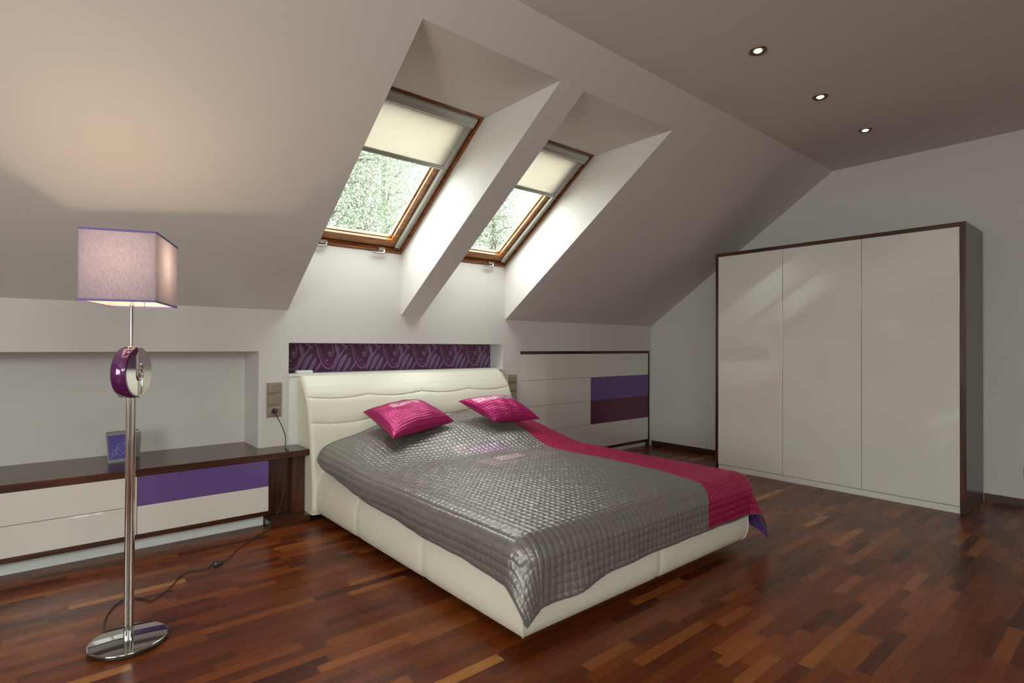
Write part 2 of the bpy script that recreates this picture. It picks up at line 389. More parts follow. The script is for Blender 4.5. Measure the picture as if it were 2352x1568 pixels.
# ------------------------------------------------------------------ skylights
def wbox(m, x0, x1, s0, s1, n0, n1, bev=.002):
    """box in the frame of the sloped window: x across, s up the slope, n outward"""
    bm = bmesh.new(); bmesh.ops.create_cube(bm, size=1)
    for v in bm.verts: v.co = Vector(((x0+x1)/2+v.co.x*(x1-x0), (s0+s1)/2+v.co.y*(s1-s0), (n0+n1)/2+v.co.z*(n1-n0)))
    if bev: bmesh.ops.bevel(bm, geom=bm.edges[:], offset=bev, segments=2, affect='EDGES')
    bm.verts.index_update(); vs = []
    for v in bm.verts: q = W0+Tt*v.co.y+Nn*v.co.z; vs.append((v.co.x, q.y, q.z))
    m.add(vs, [[v.index for v in f.verts] for f in bm.faces]); bm.free(); return m
def wpt(x, s, n): q = W0+Tt*s+Nn*n; return (x, q.y, q.z)
def ringbox(m, x0, x1, s0, s1, n0, n1, w, wb=None):
    wb = wb or w
    wbox(m, x0, x0+w, s0, s1, n0, n1); wbox(m, x1-w, x1, s0, s1, n0, n1)
    wbox(m, x0+w, x1-w, s0, s0+wb, n0, n1); wbox(m, x0+w, x1-w, s1-w, s1, n0, n1); return m
X0, X1 = WIN[0]
w1 = bpy.data.objects.new('window_1', None); COL.objects.link(w1); w1['kind'] = 'structure'
w1.location = (X0, 0, 2.105); w1['_o'] = (X0, 0, 2.105)
m = MB(); ringbox(m, X0+.001, X1-.001, .002, WLEN-.002, .004, .018, .022); ringbox(m, X0+.001, X1-.001, .002, WLEN-.002, .018, .12, .040, .034)
ringbox(m, X0+.001, X1-.001, .002, WLEN-.002, .075, .12, .060, .05)
m.build('frame', M['frame_wood'], w1)
m = MB(); ringbox(m, X0+.055, X1-.055, .048, WLEN-.05, .034, .075, .085, .075); ringbox(m, X0+.13, X1-.13, .113, WLEN-.12, .062, .095, .022, .018)
m.build('sash', M['pine'], w1)
m = MB(); ringbox(m, X0+.134, X1-.134, .118, WLEN-.125, .057, .0615, .005); m.build('gasket', M['black'], w1)
m = MB(); wbox(m, X0+.14, X1-.14, .12, WLEN-.13, .078, .084, 0); m.build('pane', M['glass'], w1)
for xx in (X1-.235, X1-.745):
    m = MB(); wbox(m, xx+.00, xx+.06, .022, .046, -.006, .020, .004)
    m.tube([wpt(xx+.05, .036, -.004), wpt(xx+.05, .028, -.022), wpt(xx+.035, .020, -.028), wpt(xx-.045, .020, -.030), wpt(xx-.058, .024, -.026), wpt(xx-.060, .034, -.022)], .0085, 10)
    m.build('latch', M['satin_metal'], w1)
DX = WIN[1][0]-WIN[0][0]
w2 = copy_tree(w1); w2.name = 'window_2'; w2.location.x += DX
# roller blinds
b1 = thing('roller_blind', (X0, 0, 2.105), 'cream roller blind half drawn in the left skylight', 'blind', 'roller blinds in the skylights')
m = MB(); wbox(m, X0+.046, X1-.046, 1.362, 1.444, -.012, .030, .006); m.tube([wpt(X0+.07, 1.385, .0), wpt(X1-.07, 1.385, .0)], .021, 14)
m.build('cassette', M['blind_metal'], b1)
m = MB(); wbox(m, X0+.086, X1-.086, .975, 1.375, .014, .0155, 0); m.build('cloth', M['blind'], b1)
m = MB(); wbox(m, X0+.080, X1-.080, .948, .984, .002, .024, .004); wbox(m, X0+.080, X1-.080, .961, .969, -.004, .006, .001); m.build('bottom_bar', M['blind_metal'], b1)
for xa, xb in ((X0+.054, X0+.090), (X1-.090, X1-.054)):
    m = MB(); wbox(m, xa, xb, .06, 1.36, .010, .030, .002); wbox(m, xa, xa+.006, .06, 1.36, .002, .012, .001); wbox(m, xb-.006, xb, .06, 1.36, .002, .012, .001)
    m.build('side_rail', M['blind_metal'], b1)
b2 = copy_tree(b1); b2.location.x += DX; b2['label'] = 'cream roller blind half drawn in the right skylight, nearer the wardrobe'

# ------------------------------------------------------------------ niche behind the headboard
m = MB().box(HX0, HX1, -.014, -.0005, 0, HZ0-.022, .001); struct(m.build('trim_1', M['white_board']))
m = MB().box(HX0-.0, HX1, -.020, HD-.004, HZ0-.020, HZ0, .002)
tag(m.build('niche_ledge', M['white_board'], origin=(-3.6, .09, HZ0-.02)), 'long white ledge board forming the bottom of the niche above the headboard', 'shelf')
def damask():
    m = MB(); y = HD-.004; x0, x1, z0, z1 = HX0+.001, HX1-.001, HZ0, HZ1-.001
    m.box(x0, x1, y-.004, HD-.0005, z0, z1); m.cur = 1; yy = [y-.0045]
    def ribbon(pts, w):
        n = len(pts); L = []; Rr = []
        for i, (x, z) in enumerate(pts):
            a = pts[max(i-1, 0)]; c = pts[min(i+1, n-1)]; t = Vector((c[0]-a[0], c[1]-a[1])); t.normalize() if t.length > 0 else None
            ww = w(i/(n-1)); L.append((x-t.y*ww, z+t.x*ww)); Rr.append((x+t.y*ww, z-t.x*ww))
        cl = lambda p: (min(max(p[0], x0), x1), yy[0], min(max(p[1], z0+.001), z1-.001))
        vs = [cl(p) for p in L]+[cl(p) for p in Rr]
        m.add(vs, [(i, i+1, n+i+1, n+i) for i in range(n-1)])
        yy[0] -= .000004
    def bez(p0, p1, p2, p3, n=22):
        o = []
        for i in range(n+1):
            t = i/n; a = (1-t)**3; b_ = 3*t*(1-t)**2; c = 3*t*t*(1-t); d = t**3
            o.append((a*p0[0]+b_*p1[0]+c*p2[0]+d*p3[0], a*p0[1]+b_*p1[1]+c*p2[1]+d*p3[1]))
        return o
    leaf = lambda k: (lambda t: 1.5*k*max(0, math.sin(math.pi*min(1, t)))**.75+.0005)
    drop = lambda k: (lambda t: 1.45*k*(t**.6)*(1-t**3)**.6+.0005)
    per, H = .305, z1-z0
    for i in range(-1, 8):
        ox = x0+i*per-.02
        q = lambda a, b_: (ox+a*per, z0+b_*H)
        # trailing stem: down from the hook, through the bottom and up to the next hook
        ribbon(bez(q(.02, 1.05), q(.10, .30), q(.30, -.10), q(.52, .22), 30), lambda t: .0035+.006*t)
        ribbon(bez(q(.52, .22), q(.72, .50), q(.80, .95), q(1.08, .98), 30), lambda t: .0095-.006*t)
        ribbon(bez(q(.08, 1.02), q(.17, .42), q(.33, .08), q(.48, .30), 24), lambda t: .0022)
        # hooked spiral with a berry
        sp_ = [(ox+(.40+.16*(1-k/34)*math.cos(2.6-k*.185))*per, z0+(.68+.40*(1-k/34)*math.sin(2.6-k*.185))*H) for k in range(30)]
        ribbon(sp_, lambda t: .0065*(1-.5*t))
        cx, cz = q(.33, .40); ribbon([(cx+.0055*math.cos(a), cz+.0055*math.sin(a)) for a in [k*2*math.pi/12 for k in range(13)]], lambda t: .0054)
        cx, cz = q(.41, .66); ribbon([(cx+.0075*math.cos(a), cz+.0075*math.sin(a)) for a in [k*2*math.pi/12 for k in range(13)]], lambda t: .0074)
        # teardrop leaves fanning to the upper right
        ribbon(bez(q(.50, .02), q(.56, .30), q(.60, .52), q(.76, .66)), drop(.019))
        ribbon(bez(q(.60, -.05), q(.70, .15), q(.74, .40), q(.92, .62)), drop(.021))
        ribbon(bez(q(.76, -.06), q(.86, .10), q(.92, .22), q(1.02, .52)), drop(.018))
        ribbon(bez(q(-.04, -.05), q(.03, .10), q(.10, .18), q(.16, .34)), drop(.011))
        ribbon(bez(q(.52, 1.02), q(.60, .92), q(.64, .80), q(.63, .55)), leaf(.012))
        ribbon(bez(q(.66, 1.03), q(.76, 1.0), q(.84, .92), q(.92, .80)), leaf(.009))
        ribbon(bez(q(.14, .98), q(.22, 1.04), q(.30, 1.02), q(.38, .95)), leaf(.006))
    return m.build('damask_panel', [mat('damask_ground', srgb(96, 40, 76), .45, sheen=.2), mat('damask_leaf', srgb(134, 112, 146), .4, .1)], origin=(-3.6, HD, HZ0))
tag(damask(), 'purple damask wallpaper panel with lilac scrollwork at the back of the niche above the bed', 'wallpaper')
m = MB().box(-4.594, -4.467, .035, .095, HZ0+.0005, HZ0+.024, .006)  # small plain white box, kind unknown
tag(m.build('white_box', M['white_gloss'], origin=(-4.53, .065, HZ0)), 'small low white box standing at the left end of the niche ledge', 'box')

# ------------------------------------------------------------------ low cabinets, worktop, pedestal (left)
YW = -.277
def low_cabinet(x0, x1, purple, label):
    t = thing('low_cabinet', ((x0+x1)/2, 0, 0), label, 'cabinet', 'low drawer cabinets under the long worktop')
    m = MB().box(x0+.001, x1-.001, YW+.022, .30, .128, .486); m.build('carcass', M['white_board'], t)
    MB().box(x0+.0005, x1-.0005, YW+.004, .28, .0965, .1265, .001).build('bottom_rail', M['woodX'], t)
    MB().box(x0+.0005, x1-.0005, -.155, -.138, 0.0005, .096).build('plinth', M['white_board'], t)
    MB().box(x0+.002, x1-.002, YW, YW+.02, .1285, .301, .0012).build('drawer', M['white'], t)
    d = MB().box(x0+.002, x1-.002, YW, YW+.02, .304, .484, .0012).build('drawer', M['purple'] if purple else M['white'], t)
    if purple: d['label'] = 'glossy purple drawer front'
low_cabinet(-5.668, -4.893, True, 'low white cabinet with a purple upper drawer, beside the wooden pedestal')
low_cabinet(-6.443, -5.668, False, 'low cabinet with two white drawers, behind the floor lamp')
low_cabinet(-7.218, -6.443, False, 'low cabinet with two white drawers, far left end of the row')
m = MB().box(-7.39, -4.892, YW-.004, ND-.003, .4865, .5295, .002).box(-4.8925, -4.610, YW-.004, -.002, .4865, .5295, .002)
tag(m.build('worktop', M['woodX'], origin=(-5.5, 0, .4865)), 'long dark walnut worktop running into the wall niche left of the bed', 'worktop')
t = thing('wooden_pedestal', (-4.73, -.15, 0), 'dark walnut pedestal carrying the end of the worktop next to the bed', 'pedestal')
MB().box(-4.888, -4.607, -.300, -.005, .0005, .052, .002).build('foot', M['woodX'], t)
MB().box(-4.888, -4.612, -.115, -.075, .0525, .486, .002).build('panel', M['woodZ'], t)
MB().box(-4.700, -4.612, -.185, -.116, .0525, .486, .002).build('upright', M['woodZ'], t)

# photo frame on the worktop
t = thing('photo_frame', (-5.70, .08, .530), 'small grey folding photo frame with a purple picture standing on the worktop', 'photo frame')
def slab(m, A, B, lean, h, th, y_up):
    A = Vector(A); B = Vector(B); d = (B-A); n = Vector((d.y, -d.x, 0)).normalized()
    vs = []
    for k in (0, th):
        o = n*(-k); vs += [A+o, B+o, B+o+Vector((0, 0, h))-n*lean, A+o+Vector((0, 0, h))-n*lean]
    m.add(vs, [(0, 1, 2, 3), (7, 6, 5, 4), (0, 4, 5, 1), (1, 5, 6, 2), (2, 6, 7, 3), (3, 7, 4, 0)]); return m
A, B = (-5.790, .030, .531), (-5.670, .062, .531)
slab(MB(), A, B, .045, .190, .006, 0).build('front_panel', M['acrylic'], t)
slab(MB(), (-5.70, .165, .531), (-5.605, .185, .531), -.030, .175, .006, 0).build('back_panel', M['acrylic'], t)
MB().tube([(-5.800, .088, .722), (-5.62, .128, .722)], .0045, 8).build('hinge_rod', M['satin_metal'], t)
def on_front(u, v, off):
    Av, Bv = Vector(A), Vector(B); d = Bv-Av; n = Vector((d.y, -d.x, 0)).normalized()
    return Av+d*u+Vector((0, 0, v*.190))-n*(.045*v)+n*off
m = MB(); m.add([on_front(.05, .10, .001), on_front(.86, .10, .001), on_front(.86, .90, .001), on_front(.05, .90, .001)], [(0, 1, 2, 3)])
pic = m.build('picture', mat('violet_print', srgb(98, 84, 160), .35), t)
m = MB()
for pts in ([(.1, .15), (.3, .35), (.6, .5), (.8, .6)], [(.12, .3), (.4, .25), (.7, .45), (.55, .6), (.35, .4), (.5, .2), (.8, .35)], [(.15, .12), (.25, .4), (.5, .45), (.75, .25)], [(.3, .2), (.5, .6), (.82, .62)]):
    m.tube([on_front(u, v, .0018) for u, v in pts], .0008, 5)
m.build('line_drawing', mat('pale_line', srgb(190, 185, 215), .5), t)

# ------------------------------------------------------------------ switch panels
def switch_panel(x0, z0, label):
    t = thing('switch_panel', (x0, 0, z0), label, 'wall switch', 'switch panels beside the bed')
    m = MB()
    for k in range(3):
        n = 13; prof = []
        z_a, z_b = z0+k*.087, z0+(k+1)*.087
        for i in range(n+1):
            f = i/n; prof.append((-.008-.006*math.sin(math.pi*f)**.6, z_a+(z_b-z_a)*f))
        prof = [(-.0005, z_a)]+prof+[(-.0005, z_b)]
        m.poly_x(prof[::-1], x0, x0+.106)
    m.build('frame', M['champagne'], t)
    for k in (1, 2):
        MB().box(x0+.018, x0+.088, -.019, -.010, z0+k*.087+.012, z0+k*.087+.075, .003).build('rocker', M['champagne'], t)
    m = MB(); c = (x0+.053, -.0145, z0+.045)
    m.lathe([(.030, .006), (.030, -.003), (.026, -.004), (.022, -.002), (.021, .010), (0, .010)], c, (0, 1, 0), 32)
    m.build('socket', M['champagne'], t)
    m = MB()
    for dx in (-.0095, .0095): m.lathe([(.0028, .0), (.0028, -.0045), (0, -.0045)], (x0+.053+dx, -.0045, z0+.045), (0, 1, 0), 10)
    m.build('pin_hole', M['black'], t); return t
sw = switch_panel(-4.833, .753, 'three-gang champagne switch panel with the lamp plug in it, left of the headboard')
s2 = copy_tree(sw); s2.location.x += 2.373; s2.location.z -= .010; s2['label'] = 'three-gang champagne switch panel with an empty socket, right of the headboard'
t = thing('wall_socket', (0, -3.66, .25), 'dark socket cover low on the right wall at the edge of the photo', 'wall socket')
MB().box(-.012, -.0005, -3.715, -3.632, .245, .325, .004).build('cover', M['champagne'], t)
MB().lathe([(.028, -.002), (.022, -.003), (.020, .004), (0, .004)], (-.011, -3.674, .285), (1, 0, 0), 24).build('socket', M['champagne'], t)

# ------------------------------------------------------------------ built-in chest (right of bed)
t = thing('chest_of_drawers', (-1.167, .1, 0), 'built-in chest of drawers right of the bed with white, purple and maroon fronts', 'chest of drawers')
MB().box(CX0+.002, CX1-.003, .022, .38, .088, 1.214).build('carcass', M['gap'], t)
MB().box(CX0+.001, CX1-.001, -.006, .38, 1.2155, 1.2445, .001).build('top_board', M['woodX'], t)
MB().box(CX1-.020, CX1-.001, -.006, .38, .0005, 1.215, .001).build('side_board', M['woodZ'], t)
MB().box(CX0+.001, CX1-.0205, -.002, .38, .060, .0875, .001).build('bottom_rail', M['woodX'], t)
MB().box(CX0+.001, CX1-.0205, .045, .06, .0005, .0595).build('plinth', M['white_board'], t)
zs = [.0895, .379, .6535, .932, 1.2135]; xm = -1.185; xr = CX1-.0225; g_ = .0015
def drawer(x0, x1, k, mt, lab=None):
    d = MB().box(x0+g_, x1-g_, 0.0, .020, zs[k]+g_, zs[k+1]-g_, .0008).build('drawer', mt, t)
    if lab: d['label'] = lab
drawer(CX0, xr, 3, M['white']); drawer(CX0, xm, 2, M['white']); drawer(xm, xr, 2, M['purple'], 'glossy purple drawer front')
drawer(CX0, xm, 1, M['white']); drawer(xm, xr, 1, M['maroon'], 'glossy maroon drawer front'); drawer(CX0, xr, 0, M['white'])

# ------------------------------------------------------------------ wardrobe
t = thing('wardrobe', (-.32, -2.33, 0), 'tall three-door wardrobe with glossy white doors in a dark walnut case', 'wardrobe')
XW = -.641
MB().box(XW, -.017, -3.380, -3.340, .0005, 2.291, .0015).build('side_panel', M['woodZ'], t)
MB().box(XW, -.017, -1.307, -1.277, .0005, 2.291, .0015).build('side_panel', M['woodZ'], t)
MB().box(XW, -.017, -3.3395, -1.3075, 2.257, 2.291, .0015).build('top_panel', M['woodY'], t)
MB().box(-.60, -.02, -3.3395, -1.3075, .06, 2.2565).build('carcass', M['gap'], t)
MB().box(XW+.012, XW+.03, -3.3390, -1.308, .0005, .054, .001).build('plinth', M['white'], t)
for a, c in ((-1.3085, -1.976), (-1.9795, -2.655), (-2.6585, -3.3385)):
    MB().box(XW+.003, XW+.025, a, c, .0595, 2.2555, .0012).build('door', M['white'], t)

# ------------------------------------------------------------------ downlights
d0 = thing('ceiling_downlight', (-2.83, -2.785, ZC), 'round recessed halogen downlight nearest the skylights', 'ceiling light', 'recessed ceiling downlights')
MB().lathe([(.050, -.0005), (.050, -.004), (.046, -.007), (.036, -.006), (.033, -.003), (.031, -.0005)], (-2.83, -2.785, ZC), seg=40).build('trim_ring', M['ring_gold'], d0)
MB().lathe([(.031, -.0008), (.024, -.0030), (.020, -.0022), (.0195, -.001)], (-2.83, -2.785, ZC), seg=32).build('reflector', M['satin_metal'], d0)
MB().lathe([(.023, -.0032), (.018, -.0075), (.0, -.009)], (-2.83, -2.785, ZC), seg=32).build('bulb', M['spot'], d0)
for dx, lab in ((.945, 'round recessed halogen downlight in the middle of the row of three'), (1.875, 'round recessed halogen downlight above the wardrobe, last of the row')):
    d = copy_tree(d0); d.location.x += dx; d['label'] = lab

# ------------------------------------------------------------------ bed
BX0, BX1, BYF, BYH = -4.584, -2.640, -2.635, -.30
PROF = [(.120, .055), (.050, .055), (.030, .060), (.016, .075), (.004, .11), (0, .16), (.003, .22), (.014, .28), (.032, .335), (.058, .385), (.095, .418), (.135, .432), (.17, .43), (.18, .40), (.18, .10)]
t = thing('bed', (-3.59, -1.4, 0), 'cream leather double bed with a padded headboard and rounded side panels', 'bed')
def panel(which):
    P_ = PROF; n = 120; rows = []
    seams = {'L': [-1.02, -1.82], 'R': [-1.02, -1.82], 'F': [-3.60]}[which]
    for i in range(n+1):
        f = i/n; row = []
        for inset, z in P_:
            if which == 'F':
                a, c = BX0+inset, BX1-inset; u = a+(c-a)*f; pos = [u, BYF+inset, z]; w = u
            else:
                a, c = BYH, BYF+inset; u = a+(c-a)*f; x = BX0+inset if which == 'L' else BX1-inset; pos = [x, u, z]; w = u
            dmin = min(abs(w-s_) for s_ in seams)
            g = .007*math.exp(-(dmin/.008)**2)+.003*math.exp(-(dmin/.04)**2)
            if .05 < z < .43:
                if which == 'F': pos[1] += g
                elif which == 'L': pos[0] += g
                else: pos[0] -= g
            row.append(pos)
        row.append(row[0]); rows.append(row)
    m = MB(); m.grid(np.array(rows), flip=(which != 'L'))
    m.add(rows[0][:-1], [tuple(range(len(P_)))]); m.add(rows[-1][:-1], [tuple(range(len(P_)))[::-1]])
    return m
ss = sorted
for k, nm in (('L', 'side_panel'), ('R', 'side_panel'), ('F', 'foot_panel')): panel(k).build(nm, M['leather'], t)
# corner piping seams
for xx, sg in ((BX0, 1), (BX1, -1)):
    MB().tube([(xx+sg*(i_+.0005), BYF+i_+.0005, z_) for i_, z_ in PROF[2:11]], .0035, 6).build('corner_seam', M['leather'], t)
MB().box(BX0+.13, BX1-.13, BYF+.13, BYH+.02, .20, .475, .03).build('mattress', mat('mattress_ticking', (.7, .68, .63, 1), .8), t)
for x_ in (BX0+.25, BX1-.35):
    for y_ in (BYF+.28, -.62): MB().box(x_, x_+.10, y_, y_+.10, .0005, .0545, .003).build('bed_foot', M['black'], t)
MB().box(BX0+.12, BX1-.12, BYF+.3, BYH, .0555, .12).build('slat_base', M['gap'], t)
def headboard():
    keys = [(.050, -.330), (.10, -.352), (.20, -.352), (.30, -.342), (.40, -.328), (.56, -.300), (.664, -.281), (.771, -.254), (.876, -.216), (.93, -.185), (.978, -.146), (1.015, -.112), (1.04, -.085), (1.058, -.06)]
    zk_ = [k[0] for k in keys]; yk = [k[1] for k in keys]
    zz = list(np.linspace(.05, .985, 190))+list(np.linspace(.988, 1.058, 22)[0:])
    # smooth profile
    yy = np.interp(zz, zk_, yk); ker = np.ones(9)/9; ys_ = np.convolve(np.pad(yy, 4, 'edge'), ker, 'valid')
    xa, xb = -4.604, -2.610; nx = 420
    xs_ = np.linspace(xa, xb, nx)
    e = np.concatenate([np.linspace(0, .03, 9)]); xs_ = np.unique(np.concatenate([xa+e, xs_, xb-e]))
    rows = []
    for x in xs_:
        dd = min(x-xa, xb-x); r = .030
        ins = r-math.sqrt(max(0, r*r-(r-min(dd, r))**2))
        ph = (x+4.60)/.498
        sag = abs(math.sin(math.pi*ph))
        c1, c2 = .905-.020*sag**.9, .720-.020*sag**.9
        row = []
        for z, y in zip(zz, ys_):
            g = 0
            for c in (c1, c2):
                d = z-c; g += .009*math.exp(-(d/.0032)**2)+.005*math.exp(-(abs(d)/.025)**1.3)
            # pinch where the scallops meet
            pd = abs((ph+.5) % 1-.5)*.498
            for cc in (.905, .72): g += .003*math.exp(-(pd/.03)**2-((z-cc)/.03)**2)
            g *= min(1, max(0, dd/.03))
            zn = z-(ins if z > .5 else 0)*max(0, (z-.9)/.16 if z > .9 else 0)
            row.append((x, y+g+ins, zn))
        row += [(x, -.045, 1.064-ins), (x, -.028, 1.058-ins), (x, -.020, 1.045-ins), (x, -.020, .05)]
        row.append(row[0]); rows.append(row)
    m = MB(); A_ = np.array(rows); m.grid(A_)
    for r_, fl in ((rows[0], 0), (rows[-1], 1)):
        n = len(r_)-1; m.add(r_[:-1], [tuple(range(n)) if fl else tuple(range(n))[::-1]])
    return m
headboard().build('headboard', M['leather'], t)
# seam pipings on the side of the headboard
for xx in (-4.6035, -2.6105):
    pts = [(xx, y_+.014, z_) for z_, y_ in ((.07, -.345), (.2, -.350), (.4, -.328), (.56, -.300), (.70, -.273), (.80, -.244), (.876, -.214), (.94, -.176), (.99, -.134), (1.03, -.092), (1.045, -.06))]
    MB().tube(pts, .0035, 6).build('edge_piping', M['leather'], t)

# ------------------------------------------------------------------ bedspread
XLc, XRc, YFc, YHc, ZT = -4.520, -2.715, -2.565, -.345, .492
RL, RR, RF = .100, .120, .115
def sstep(a, b_, x): u = np.clip((x-a)/(b_-a), 0, 1); return u*u*(3-2*u)
def hump(x, y):
    A_ = np.interp(x, [-4.66, -4.56, -4.44, -4.27, -4.09, -3.7, -3.55, -3.14, -2.85, -2.6], [0, .03, .08, .122, .178, .205, .198, .218, .20, .135])
    ylo = -1.18+.10*np.sin(x*3.1+1); w = sstep(0, 1, (y-ylo)/(-.38-ylo))**.85
    return A_*w+.012*np.exp(-((y+.92)/.10)**2)*np.exp(-((x+3.15)/.32)**2)+.004*np.sin(x*9+y*4)*sstep(-2.3, -1.2, y)
def cloth(X, Y):
    """flat cloth coordinates -> draped position"""
    dxl = np.maximum(0, XLc-X); dxr = np.maximum(0, X-XRc); dy = np.maximum(0, YFc-Y)
    dx = dxl+dxr; sg = np.where(dxl > 0, -1.0, 1.0)
    bx = np.clip(X, XLc, XRc); by = np.maximum(Y, YFc)
    p = 2.2; d = (dx**p+dy**p)**(1/p)+1e-9
    wy = dy/(dx+dy+1e-9); wx = 1-wy
    ang = np.arctan2(dy, dx+1e-12)
    r = np.where(sg < 0, RL, RR)*wx+RF*wy
    corner = np.sin(2*ang)**2*(dx > 0)*(dy > 0)
    arc = r*np.pi/2
    a_ = np.minimum(d/r, np.pi/2); rest = np.maximum(0, d-arc)
    flare = np.where(sg < 0, .02, .34)*wx+.035*wy+corner*np.where(sg < 0, .38, .22)
    fa = np.arctan(flare)
    outd = r*np.sin(a_)+rest*np.sin(fa); down = r*(1-np.cos(a_))+rest*np.cos(fa)
    # folds in the hanging foot end and side
    k = np.clip(rest/.2, 0, 1.3)
    outd = outd+k*wy*(.009*np.sin(X*7.5+1.2)+.005*np.sin(X*19+.5)+.022*np.exp(-((X+4.30)/.09)**2))
    outd = outd+np.clip(d/.2, 0, 1)*wx*(.006*np.sin(Y*9)+.002*np.sin(Y*29+1))
    cx = np.cos(ang)*sg; cy = -np.sin(ang)
    px = bx+cx*outd; py = by+cy*outd
    pz = ZT+hump(bx+cx*np.minimum(outd, .1), by)*(1-np.clip(down/.5, 0, 1)*.5)-down
    return px, py, pz
def bedspread():
    NU, NV = 700, 700
    v = np.linspace(0, 1, NV)[None, :]*np.ones((NU, 1)); u = np.linspace(0, 1, NU)[:, None]*np.ones((1, NV))
    Yn = YHc+(YFc-.40-YHc)*v
    zh = np.interp(-Yn, [.33, .42, .53, 1.03, 1.4, 1.8, 2.3, 2.6, 3], [.505, .45, .43, .385, .352, .330, .315, .30, .30])
    XLh = XLc-(RL*np.pi/2+(ZT-RL-zh)+.0)*np.clip(1, 0, 1)
    XLh = np.where(zh > ZT-RL, XLc-RL*np.arccos(np.clip(1-(ZT-zh)/RL, -1, 1)), XLh)
    XRh = XRc+RR*np.pi/2+.265+0*Yn
    X = XLh+(XRh-XLh)*u
    zf = np.interp(X, [-4.8, -4.6, -4.35, -4.1, -3.25, -2.9, -2.7, -2.3], [.235, .21, .215, .250, .262, .250, .25, .27])
    YE = YFc-(RF*np.pi/2+(ZT-RF-zf))
    YH = YHc-.02*np.exp(-((X+4.6)/.1)**2)
    Y = YH+(YE-YH)*v
    px, py, pz = cloth(X, Y); Pp = np.stack([px, py, pz], -1)
    du = np.gradient(Pp, axis=0); dv = np.gradient(Pp, axis=1); N = np.cross(dv, du); N /= np.linalg.norm(N, axis=-1, keepdims=True)+1e-12
    if N[NU//2, NV//2, 2] < 0: N = -N; fl = True
    else: fl = False
    c = .0385
    sx = np.abs(np.sin(np.pi*X/c)); sy = np.abs(np.sin(np.pi*Y/c))
    border = sstep(XLc+.12, XLc+.02, X)
    h = .0058*(sx**.36)*((1-border*.6)*sy**.36+border*.6)
    h += .0008*np.sin(X*95+3*np.sin(Y*40))*np.sin(Y*120+2*np.sin(X*33))
    Pp = Pp+N*h[..., None]
    # lengthwise waves in the unquilted-looking border
    Xs = np.interp(-Y, [0, 2.0, 2.3, 2.6, 2.75, 3], [0, .0, .03, .12, .185, .21])
    UV = np.stack([X+Xs*sstep(-3.9, -3.3, X), Y], -1)
    m = MB(); m.grid(Pp, flip=not fl)
    hem = np.concatenate([Pp[:, 0][::1], Pp[-1, 1:], Pp[::-1, -1][1:], Pp[0, ::-1][1:-1]])
    return m, UV.reshape(-1, 2), hem[::4]
m, uv, hem = bedspread()
bs = m.build('bedspread', [M['satin'], M['lining']], origin=(-3.6, -1.4, .49), uv=uv)
sol = bs.modifiers.new('thickness', 'SOLIDIFY'); sol.thickness = .009; sol.offset = -1; sol.material_offset = 1
tag(bs, 'quilted grey satin bedspread with a magenta stripe down its right side, draped over the bed', 'bedspread')
MB().tube([tuple(p) for p in hem], .0055, 6, closed=True).build('piping', M['piping'], bs)

# ------------------------------------------------------------------ cushions
def cushion(F, Rt, Bk, L, label, thick=.098):
    F, Rt, Bk, L = [np.array(p) for p in (F, Rt, Bk, L)]; n = 150
    g = np.linspace(-1, 1, n); U, V = np.meshgrid(g, g, indexing='ij')
    ex = 1-.07*(1-V**2)*(1)  # edges drawn in between the corners
    ey = 1-.07*(1-U**2)
    u = U*ex; v = V*ey
    a = ((1-u)/2)[..., None]; b_ = ((1+u)/2)[..., None]; c = ((1-v)/2)[..., None]; d = ((1+v)/2)[..., None]
    Pm = F*a*c+Rt*b_*c+Bk*b_*d+L*a*d
    nrm = np.cross(Rt-F, L-F); nrm = nrm/np.linalg.norm(nrm)
    tt = (np.clip(1-U**2, 0, 1)*np.clip(1-V**2, 0, 1))**.42
    cell = .027; w = np.linalg.norm(Rt-F)/2; hgt = np.linalg.norm(L-F)/2
    q = .0038*(np.abs(np.sin(np.pi*U*w/cell))*np.abs(np.sin(np.pi*V*hgt/cell)))**.5*np.clip(tt*3, 0, 1)
    wr = .005*np.sin(U*9+V*4)*np.sin(V*7-U*3)*tt
    top = Pm+nrm*(tt*thick+q+wr)[..., None]; bot = Pm-nrm*(tt*thick*.72-.0)[..., None]
    uvt = np.stack([U*w, V*hgt], -1).reshape(-1, 2)
    m = MB(); m.grid(top); m.grid(bot, flip=True)
    uvs = np.concatenate([uvt, uvt*0+np.array([.5, .5])])
    ctr = (F+Rt+Bk+L)/4
    o = m.build('cushion', M['satin_mag'], origin=tuple(ctr), uv=uvs)
    tag(o, label, 'cushion', 'quilted magenta cushions on the bed')
    edge = np.concatenate([Pm[:, 0], Pm[-1, 1:], Pm[::-1, -1][1:], Pm[0, ::-1][1:-1]])
    MB().tube([tuple(p) for p in edge[::2]], .0035, 6, closed=True).build('piping', mat('magenta_cord', srgb(150, 24, 84), .5), o)
cushion((-4.235, -.860, .646), (-3.582, -.663, .690), (-3.755, -.40, .842), (-4.243, -.40, .790), 'magenta quilted cushion on the left half of the bed, with a pale pink patch')
cushion((-3.300, -.825, .682), (-2.905, -.95, .684), (-2.930, -.56, .848), (-3.440, -.52, .833), 'magenta quilted cushion on the right half of the bed, near the empty socket', .088)

